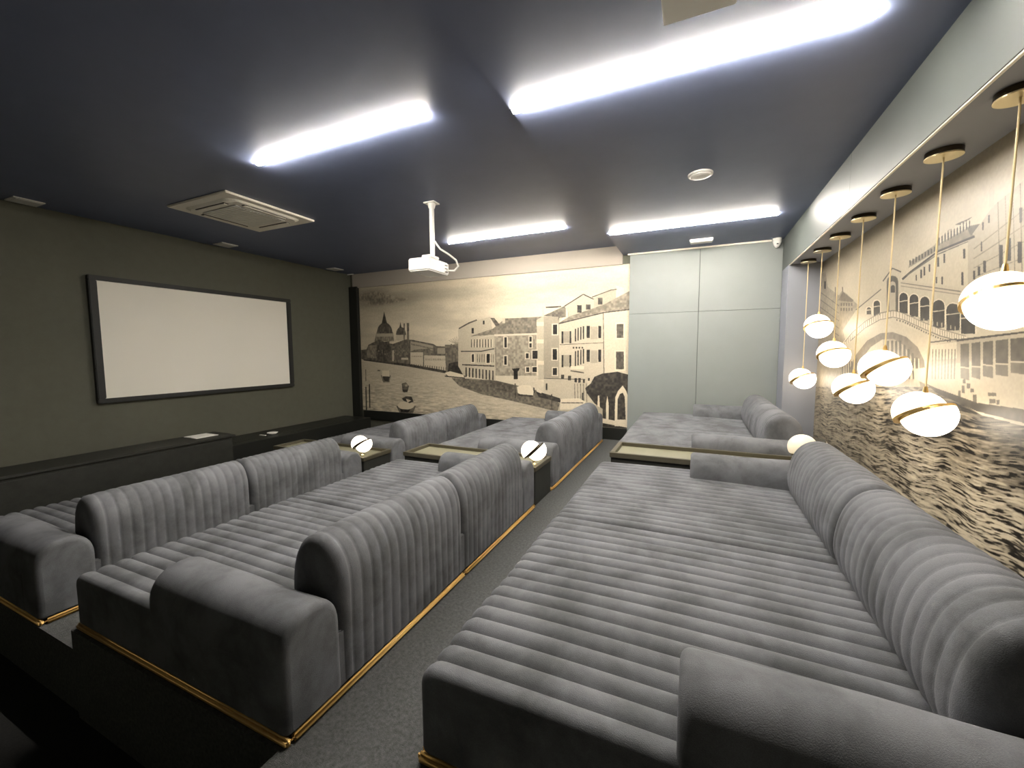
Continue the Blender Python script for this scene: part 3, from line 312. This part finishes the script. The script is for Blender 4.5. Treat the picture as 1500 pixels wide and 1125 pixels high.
o = mural_plane('canal_mural', [(U0, YF - .008, Z0), (U1, YF - .008, Z0), (U1, YF - .008, Z1), (U0, YF - .008, Z1)], mural_mat('canal mural print', I_far, .55, .72), (0, .006, 0))
tag(o, 'sepia mural of a wide canal with domed church and palaces on the far wall', 'mural')
o = mural_plane('bridge_mural', [(XM - .008, V1, Q0), (XM - .008, V0, Q0), (XM - .008, V0, Q1), (XM - .008, V1, Q1)], mural_mat('bridge mural print', I_right, .45, .60), (.006, 0, 0))
tag(o, 'sepia wall mural of an arched stone bridge over rippling water, behind the hanging globes', 'mural')

# ------------------------------------------------------------------ stage ledge and console under the screen
o = obj('stage_ledge', box(bx(XL + .004, -6.36, YB, 6.5, LOW, .10, bev=.006), -6.36, -6.17, 3.58, 6.5, LOW, .10, bev=.006), M_black)
tag(o, 'long low black ledge running along the foot of the screen wall', 'ledge')
t = thing('console', 'black wooden console box under the left part of the white screen', 'cabinet', (-6.1, 1.6, LOW))
obj('carcass', bx(-.22, .22, -2.2, 1.93, 0, .80, bev=.006), M_blackw, t)
obj('top_board', bx(-.25, .25, -2.23, 1.96, .80, .83, bev=.006), M_blackw, t)
obj('front_panel', bx(.22, .232, -2.15, 1.88, .05, .77, bev=.004), M_blackw, t)

# ------------------------------------------------------------------ projection screen
t = thing('projection_screen', 'large white projection screen in a black frame on the dark left wall', 'screen', (XL, 3.9, 1.635))
y0, y1, z0, z1 = -1.39, 1.36, -.80, .80
for nm, a in (('frame_bar', (0, .07, y0, y1, z1 - .06, z1)), ('frame_bar', (0, .07, y0, y1, z0, z0 + .06)), ('frame_bar', (0, .07, y0, y0 + .08, z0 + .06, z1 - .06)), ('frame_bar', (0, .07, y1 - .08, y1, z0 + .06, z1 - .06))):
    obj(nm, bx(*a, bev=.008), M_frame, t)
obj('screen_fabric', bx(.01, .045, y0 + .08, y1 - .08, z0 + .06, z1 - .06), M_screen, t)

# ------------------------------------------------------------------ sofas
def sup(t, n=2.5):
    c, s = math.cos(t), math.sin(t)
    return math.copysign(abs(c) ** (2 / n), c), math.copysign(abs(s) ** (2 / n), s)
def resample(path, step):
    out = [Vector(path[0])]
    for a, b in zip(path, path[1:]):
        a = Vector(a); b = Vector(b); n = max(1, int((b - a).length / step))
        for i in range(1, n + 1): out.append(a.lerp(b, i / n))
    return out
def loft(path, L, rib, amp, endr, axis, wob=.003, seed=0., ex=.7):
    """2-D path (u, z) swept over length L; ribs every `rib` metres, rounded ends; axis 'y' sweeps along y, 'x' along x"""
    bm = bmesh.new(); n = len(path); nor = []
    for i in range(n):
        d = (path[min(i + 1, n - 1)] - path[max(i - 1, 0)]).normalized(); nor.append(Vector((-d.y, d.x)))
    if rib:
        k = max(1, round(L / rib)); rib = L / k; ts = [j / 8 * rib for j in range(8 * k + 1)]
    else: ts = [L * j / 26 for j in range(27)]
    es = [endr * (1 - math.cos(math.pi / 2 * j / 4)) for j in range(5)]
    ts = sorted(set([round(v, 5) for v in ts if endr <= v <= L - endr] + [round(e, 5) for e in es] + [round(L - e, 5) for e in es]))
    rows = []
    for s in ts:
        off = 0
        e = min(s, L - s)
        if e < endr: q = 1 - e / endr; off -= endr * (1 - math.sqrt(max(0, 1 - q * q)))
        if rib: off += amp * (abs(math.sin(math.pi * s / rib)) ** ex - 1)
        row = []
        for i, p in enumerate(path):
            o_ = off + wob * noise.noise(Vector((s * 2.6 + seed, p.x * 1.6 + seed, p.y * 1.6))) * 2
            q = p + nor[i] * o_
            row.append(bm.verts.new((q.x, s, q.y) if axis == 'y' else (s, q.x, q.y)))
        rows.append(row)
    for a, b in zip(rows, rows[1:]):
        for i in range(n - 1): bm.faces.new((a[i], a[i + 1], b[i + 1], b[i]))
        bm.faces.new((a[-1], a[0], b[0], b[-1]))
    f1 = bm.faces.new(rows[0]); f2 = bm.faces.new(rows[-1][::-1])
    bmesh.ops.triangulate(bm, faces=[f1, f2])
    return bm
D_IN, D_OUT, LEN, ARM_W = 1.335, 1.635, 2.566, .27
def arc(cx, cz, rx, rz, a0, a1, k, n=2.4):
    out = []
    for i in range(k + 1):
        t = math.radians(a0 + (a1 - a0) * i / k); c, s = sup(t, n); out.append((cx + rx * c, cz + rz * s))
    return out
def smooth_obj(o, ang=40):
    for p in o.data.polygons: p.use_smooth = True
    for p in o.data.polygons:
        if p.area > .0004 and len(p.vertices) == 3 and max(abs(c) for c in p.normal) > .985: p.use_smooth = False
    o.data.set_sharp_from_angle(angle=math.radians(ang))
def make_sofa(label, loc, fabric):
    t = thing('daybed_sofa', label, 'sofa', loc, 'velvet daybed sofas in three rows')
    half = LEN / 2
    for k in range(2):
        # seat: from the front bottom, round the front edge, along the top to under the backrest
        path = [(0, .045), (0, .25)] + arc(.055, .25, .055, .055, 180, 90, 6, 2)[1:] + [(D_IN + .12, .305), (D_IN + .12, .045)]
        path = resample(path, .05)
        path = [Vector((p.x, p.y + .010 * math.sin(math.pi * min(1, max(0, p.x / D_IN))) if p.y > .3 else p.y)) for p in path]
        bm = loft(path, half - .004, .0755, .015, .022, 'y', seed=k * 7.3 + loc[0])
        bmesh.ops.translate(bm, verts=bm.verts, vec=(0, k * (half + .002) + .001, 0))
        s = obj('seat', bm, fabric, t); smooth_obj(s, 50)
    for k in range(2):
        bl = (LEN - 2 * ARM_W) / 2
        T = D_OUT - D_IN
        path = [(.03, .045), (.03, .26), (-.012, .33), (-.022, .42), (-.01, .49)] + arc(.145, .47, .155, .205, 176, 0, 18, 2.05)[1:] + [(T, .38), (T, .045)]
        path = resample(path, .03)
        for _ in range(3): path = [path[0]] + [(a + b * 2 + c) / 4 for a, b, c in zip(path, path[1:], path[2:])] + [path[-1]]
        path = path[::-1]
        bm = loft([Vector((-p.x, p.y)) for p in path], bl - .004, .0625, .0055, .05, 'y', ex=.6, wob=.0035, seed=k * 3.1 + loc[0] + 20)
        for v in bm.verts: v.co.x = D_IN - v.co.x
        bmesh.ops.translate(bm, verts=bm.verts, vec=(0, ARM_W + k * bl + .002, 0))
        s = obj('backrest', bm, fabric, t); smooth_obj(s, 50)
    for k in range(2):
        # arm: a bolster that reaches the floor on its outer side
        hw = ARM_W / 2
        path = [(-hw, .045), (-hw, .31)] + arc(0, .33, hw, .148, 180, 0, 18, 2.3) + [(hw, .045)]
        if k: path = [(-p[0], p[1]) for p in path][::-1]
        path = resample(path, .03)
        bm = loft([Vector((p.x, p.y)) for p in path], D_OUT - .725, None, 0, .03, 'x', wob=.004, seed=k * 5 + loc[0])
        bmesh.ops.translate(bm, verts=bm.verts, vec=(.725, (LEN - hw) if k else hw, 0))
        s = obj('armrest', bm, fabric, t); smooth_obj(s, 50)
    obj('base', bx(.012, D_OUT - .012, .012, LEN - .012, .03, .28, bev=.006), fabric, t)
    for a in ((-.006, D_OUT + .006, -.006, .020), (-.006, D_OUT + .006, LEN - .020, LEN + .006), (-.006, .020, .020, LEN - .020)):
        obj('plinth_trim', bx(*a, 0, .034, bev=.010, seg=4), M_gold, t, True)
    for a, b in ((.02, LEN / 2 - .002), (LEN / 2 + .002, LEN - .02)):
        obj('plinth_trim', bx(D_OUT - .02, D_OUT + .012, a, b, 0, .034, bev=.014, seg=5), M_gold, t, True)
    return t
FX = [-5.105, -2.98, -.74]      # front edge of each row
Y1, Y2 = .934, 4.01
s0 = make_sofa('grey velvet sofa with ribbed backrests in the middle row, nearest the steps', (FX[1], Y1, LV[1]), M_velvet)
make = [(2, Y1, 'largest grey ribbed velvet daybed, in the foreground below the hanging globes'),
        (0, Y1, 'dark velvet sofa seen from behind, near end of the front row by the console'),
        (1, Y2, 'grey velvet sofa in the middle row, far end, in front of the canal mural'),
        (2, Y2, 'grey velvet daybed in the back row at the far end against the pale wall panels'),
        (0, Y2, 'grey velvet sofa at far end of the front row, below the domed church mural')]
for r, y, lb in make: copy_tree(s0, (FX[r], y, LV[r]), lb)

# ------------------------------------------------------------------ tray tables between the sofas
def make_table(label, loc):
    t = thing('tray_table', label, 'table', loc, 'long tray tables between the sofas')
    w = .47
    obj('cabinet_box', bx(0, 1.50, .01, w - .01, 0, .335, bev=.006), M_blackw, t)
    obj('rear_panel', bx(1.50, 1.535, .01, w - .01, 0, .33, bev=.004), M_blackw, t)
    bm = bmesh.new()
    for a in ((-.01, 1.545, 0, .035), (-.01, 1.545, w - .035, w), (-.01, .03, .035, w - .035), (1.505, 1.545, .035, w - .035)): box(bm, *a, .335, .378, bev=.003)
    obj('tray_rim', bm, M_tray, t)
    obj('tray_inlay', bx(.03, 1.505, .035, w - .035, .335, .346), M_inlay, t)
    return t
TY = Y1 + LEN + .02
tb = make_table('long tray table with dark rim between the two middle row sofas', (FX[1] + .09, TY, LV[1]))
copy_tree(tb, (FX[2] + .09, TY, LV[2]), 'long tray table with olive inlay between the two back row sofas')
copy_tree(tb, (FX[0] + .09, TY, LV[0]), 'dark tray table between the two front row sofas, nearest the screen')

# ------------------------------------------------------------------ split globes
def hemi(R, up, M, n=40, k=14):
    s = 1 if up else -1
    prof = [(0, s * R)] + [(R * math.sin(math.pi / 2 * i / k), s * R * math.cos(math.pi / 2 * i / k)) for i in range(1, k + 1)] + [(R * .92, s * .001), (0, s * .001)]
    return lathe(bmesh.new(), prof, n, M)
def globe(t, c, R, tilt, az, slide, mu, ml, rr=1.03, mr=None):
    """two half spheres slid along a tilted cut with a brass disc between; az = horizontal direction the cut rises towards"""
    a = Vector((math.cos(az), math.sin(az), 0)); n = (Vector((0, 0, 1)) * math.cos(tilt) - a * math.sin(tilt)).normalized()
    d = (a * math.cos(tilt) + Vector((0, 0, 1)) * math.sin(tilt)).normalized(); b = n.cross(d)
    R3 = Matrix((d, b, n)).transposed().to_4x4(); c = Vector(c)
    def T(off, dz=0): return Matrix.Translation(c + d * off + n * dz) @ R3
    g = .0145
    obj('upper_shade', hemi(R, True, T(-slide, g)), mu, t, True)
    obj('lower_shade', hemi(R, False, T(slide, -g)), ml, t, True)
    obj('brass_ring', lathe(bmesh.new(), [(0, 0), (R * rr, 0), (R * rr, g), (0, g)], 48, T(-slide)), mr or M_brass, t)
    obj('brass_ring', lathe(bmesh.new(), [(0, -g), (R * rr, -g), (R * rr, 0), (0, 0)], 48, T(slide)), mr or M_brass, t)
RI = Vector((RT.x, RT.y, 0)).normalized(); AZR = math.atan2(RI.y, RI.x)
PX = 1.205
pend = [  # y, z, tilt of the cut, azimuth it rises towards, label
    (6.05, 1.118, 34, -46, 'smallest looking hanging split globe lamp, leftmost and farthest, close to the niche edge'),
    (5.455, 1.727, 24, -77, 'second farthest hanging split globe lamp, high on a short cord near the niche corner'),
    (4.86, 1.428, 27, -74, 'third farthest hanging split globe lamp, just below and right of the short corded one'),
    (4.27, 1.149, 35, -41, 'lower of the two overlapping hanging split globe lamps in the middle of the row'),
    (3.684, 1.344, 36, -43, 'upper of the two overlapping hanging split globe lamps, in front of the bridge arch'),
    (3.093, 1.104, 33, -57, 'low hanging split globe lamp over the backrest, second nearest in the row'),
    (2.51, 1.682, 27, -98, 'nearest and largest hanging split globe lamp, cut off by the right edge')]
for (y, z, tl, az, lb) in pend:
    t = thing('pendant_lamp', lb, 'lamp', (PX, y, SOF), 'split globe pendant lamps hung in the niche')
    obj('canopy', cyl(bmesh.new(), (0, 0, -.030), .078, .078, .028, 40), M_bronze, t)
    obj('canopy_plate', cyl(bmesh.new(), (0, 0, -.036), .079, .079, .006, 40), M_brass_pale, t)
    zc = z - SOF
    obj('cable_grip', cyl(bmesh.new(), (0, 0, zc + .122), .014, .008, .035, 16), M_brass, t)
    obj('cord', tube(bmesh.new(), [(0, 0, -.03), (.0, 0, zc + .15)], .0045, 8), M_cord, t)
    globe(t, (0, 0, zc), .123, math.radians(tl), math.radians(az), .016, M_shade_up, M_shade)

def make_lamp(label, loc, tilt, az, slide, mu, ml):
    t = thing('table_lamp', label, 'lamp', loc, 'split globe lamps on the tray tables')
    obj('lamp_foot', lathe(bmesh.new(), [(0, 0), (.032, 0), (.032, .006), (.014, .012), (.012, .03), (.026, .042), (0, .042)], 24), M_brass_pale, t, True)
    globe(t, (0, 0, .135), .098, math.radians(tilt), az, slide, mu, ml, .985, M_bronze)
    return t
tz = .378
make_lamp('glowing split globe lamp on the rear end of the middle tray table', (-1.405, 3.63, tz), 44, AZR - .25, .022, M_shade_lamp, M_shade_lamp)
make_lamp('glowing split globe lamp on the front row tray table, farthest left', (-3.59, 3.62, LV[0] + tz), 36, AZR - .3, .022, M_shade_lamp, M_shade_lamp)
make_lamp('cream split globe lamp, barely lit, peeking over the big ribbed backrest', (.80, 3.74, LV[2] + tz), 30, AZR - .2, .03, M_shade_dim, M_shade_dim)

# ------------------------------------------------------------------ ceiling lights
for (x0, x1, y, zc, lb) in [(-3.56, -1.76, 2.485, HL, 'linear ceiling light above the front rows, left of the cassette and nearest'),
                            (-1.09, .70, 2.455, HR, 'longest looking linear ceiling light, crossing the top right of the lowered ceiling'),
                            (-3.49, -1.66, 5.43, HL, 'far linear ceiling light behind the projector'),
                            (-1.06, .78, 5.45, HR, 'far linear ceiling light on the lowered ceiling, near the pale wall panels')]:
    L_ = x1 - x0; t = thing('linear_light', lb, 'ceiling light', ((x0 + x1) / 2, y, zc), 'linear ceiling lights')
    obj('housing', bx(-L_ / 2 - .004, L_ / 2 + .004, -.016, .016, -.006, 0), M_white, t)
    obj('diffuser', bx(-L_ / 2, L_ / 2, -.016, .016, -.019, -.006, bev=.003), M_strip, t)

# ------------------------------------------------------------------ cassette air conditioner
t = thing('cassette_air_conditioner', 'square white cassette air conditioner set in the ceiling before the screen', 'air conditioner', (-4.955, 3.272, HL))
obj('bezel', bx(-.53, .53, -.54, .54, -.022, 0, bev=.008), M_white_warm, t)
def ring(r0, r1, z0, z1, cr=.12, k=6):
    def loop(bm, r, z):
        out = []
        for cx, cy, a in ((1, 1, 0), (-1, 1, 90), (-1, -1, 180), (1, -1, 270)):
            for i in range(k + 1):
                q = math.radians(a + 90 * i / k); out.append(bm.verts.new((cx * (r - cr) + cr * math.cos(q), cy * (r - cr) + cr * math.sin(q), z)))
        return out
    bm = bmesh.new(); a = loop(bm, r0, z0); b = loop(bm, r1, z1); n = len(a)
    for i in range(n): bm.faces.new((a[i], a[(i + 1) % n], b[(i + 1) % n], b[i]))
    bm.faces.new(b); bm.faces.new(a[::-1]); return bm
obj('panel_ring', ring(.44, .41, -.022, -.040), M_white_warm, t)
for i in range(4):
    Mx = Matrix.Rotation(math.pi / 2 * i, 4, 'Z')
    bm = bx(-.26, .26, -.395, -.345, -.046, -.040); bmesh.ops.transform(bm, matrix=Mx, verts=bm.verts); obj('air_slot', bm, M_vent, t)
    bm = bx(-.25, .25, -.388, -.352, -.052, -.047, bev=.002); bmesh.ops.transform(bm, matrix=Mx, verts=bm.verts); obj('louvre_flap', bm, M_white_warm, t)
obj('intake_grille', bx(-.30, .30, -.30, .30, -.048, -.040, bev=.004), M_white, t)
bm = bmesh.new()
for i in range(15): box(bm, -.27, .27, -.27 + i * .0385, -.255 + i * .0385, -.051, -.048)
g = obj('grille_slats', bm, M_white_warm, t)

# small ceiling plates
for i, (x, y, lb) in enumerate([(-6.83, 2.02, 'small square white ceiling plate at the left edge, above the screen wall'), (-6.66, 4.07, 'small square white ceiling plate between the cassette and the screen wall'), (-6.66, 6.16, 'small square white ceiling plate in the far left ceiling corner by the mural')]):
    if i == 0: x = -6.72
    t = thing('ceiling_speaker', lb, 'ceiling plate', (x, y, HL), 'small square ceiling plates along the screen wall')
    obj('plate', bx(-.12, .12, -.12, .12, -.012, 0, bev=.004), M_white, t)
    obj('grille', bx(-.098, .098, -.098, .098, -.016, -.012, bev=.002), M_white, t)
t = thing('smoke_detector', 'round white smoke detector on the lowered ceiling', 'smoke detector', (-.01, 3.98, HR))
obj('base_ring', cyl(bmesh.new(), (0, 0, -.014), .098, .100, .014, 40), M_white, t)
obj('sensor_cap', lathe(bmesh.new(), [(0, -.030), (.045, -.029), (.075, -.024), (.088, -.014), (0, -.014)], 40), M_white, t, True)
o = obj('access_hatch', bx(-.18, .115, 1.83, 2.12, HR - .02, HR, bev=.004), M_white); tag(o, 'square white access plate cut off by the top edge of the view', 'ceiling plate')
t = thing('emergency_light', 'small white rectangular box on the lowered ceiling before the pale panels', 'ceiling light', (.022, 6.28, HR))
obj('housing', bx(-.145, .145, -.07, .07, -.03, 0, bev=.006), M_white, t)
obj('cover', bx(-.135, .135, -.06, .06, -.042, -.03, bev=.004), M_white, t)

# projector on a pole
t = thing('ceiling_projector', 'white projector hanging on a pole from the ceiling', 'projector', (-2.745, 3.93, HL))
obj('ceiling_plate', bx(-.07, .07, -.06, .06, -.012, 0, bev=.003), M_white, t)
obj('mount_collar', cyl(bmesh.new(), (0, 0, -.06), .034, .045, .05, 20), M_white, t)
obj('pole', cyl(bmesh.new(), (0, 0, -.58), .027, .027, .54, 24), M_white, t, False)
br = obj('bracket', bx(-.085, .028, -.09, .09, -.612, -.58, bev=.006), M_white, t)
bd = obj('body', bx(-.245, .03, -.13, .29, -.755, -.612, bev=.014, seg=3), M_white, t)
obj('lens', (lambda b: (bmesh.ops.rotate(b, verts=b.verts, matrix=Matrix.Rotation(-math.pi / 2, 3, 'Y'), cent=(0, 0, 0)), bmesh.ops.translate(b, verts=b.verts, vec=(-.24, .10, -.685)), b)[-1])(cyl(bmesh.new(), (0, 0, 0), .04, .036, .03, 24)), M_black, bd)
for j in range(3): obj('vent_slot', bx(.029, .032, .20, .26, -.73 + .038 * j, -.718 + .038 * j, bev=.001, seg=1), M_vent, bd)
for j in range(6): obj('vent_slot', bx(-.21 + .03 * j, -.195 + .03 * j, -.132, -.129, -.715, -.665), M_white_warm, bd)
obj('cable', tube(bmesh.new(), [(.03, 0, -.42), (.07, .05, -.50), (.13, .14, -.55), (.17, .22, -.60), (.17, .27, -.66), (.12, .27, -.71), (.02, .25, -.70)], .011, 10), M_white, t, True)

# security camera with its cable duct
t = thing('security_camera', 'small white security camera in the ceiling corner over the pale panels', 'camera', (.96, 6.66, HR))
obj('mount_base', cyl(bmesh.new(), (0, 0, -.03), .05, .055, .03, 28), M_white, t)
bm = lathe(bmesh.new(), [(0, -.125), (.02, -.118), (.038, -.09), (.052, -.05), (.055, -.03), (0, -.03)], 28); obj('camera_head', bm, M_white, t, True)
obj('lens', cyl(bmesh.new(), (.0, -.05, -.088), .012, .012, .012, 16), M_black, t)
o = obj('cable_duct', bx(XS + .08, .91, YP - .022, YP, HR - .022, HR, bev=.003), M_white_warm); tag(o, 'thin white cable duct along the top of the pale wall panels', 'cable duct')
o = obj('cable_duct', bx(-6.87, -6.70, YF - .10, YF - .08, HL - .02, HL, bev=.003), M_white); tag(o, 'short white cable duct in the far left ceiling corner above the mural', 'cable duct')

# small things on the console and the ledge
o = obj('paper_napkin', bx(-6.28, -6.0, 3.14, 3.42, .331, .338, bev=.002), M_napkin); tag(o, 'flat white folded napkin on the black console below the screen', 'napkin')
t = thing('small_dish', 'small white dish on the black ledge right of the console', 'dish', (-6.45, 4.52, .10))
obj('bowl', lathe(bmesh.new(), [(0, .004), (.05, .0), (.085, .028), (.08, .03), (.05, .008), (0, .008)], 28), M_napkin, t, True)
obj('spoon', bx(-.12, .02, -.15, -.12, .0, .008, bev=.003), M_napkin, t)
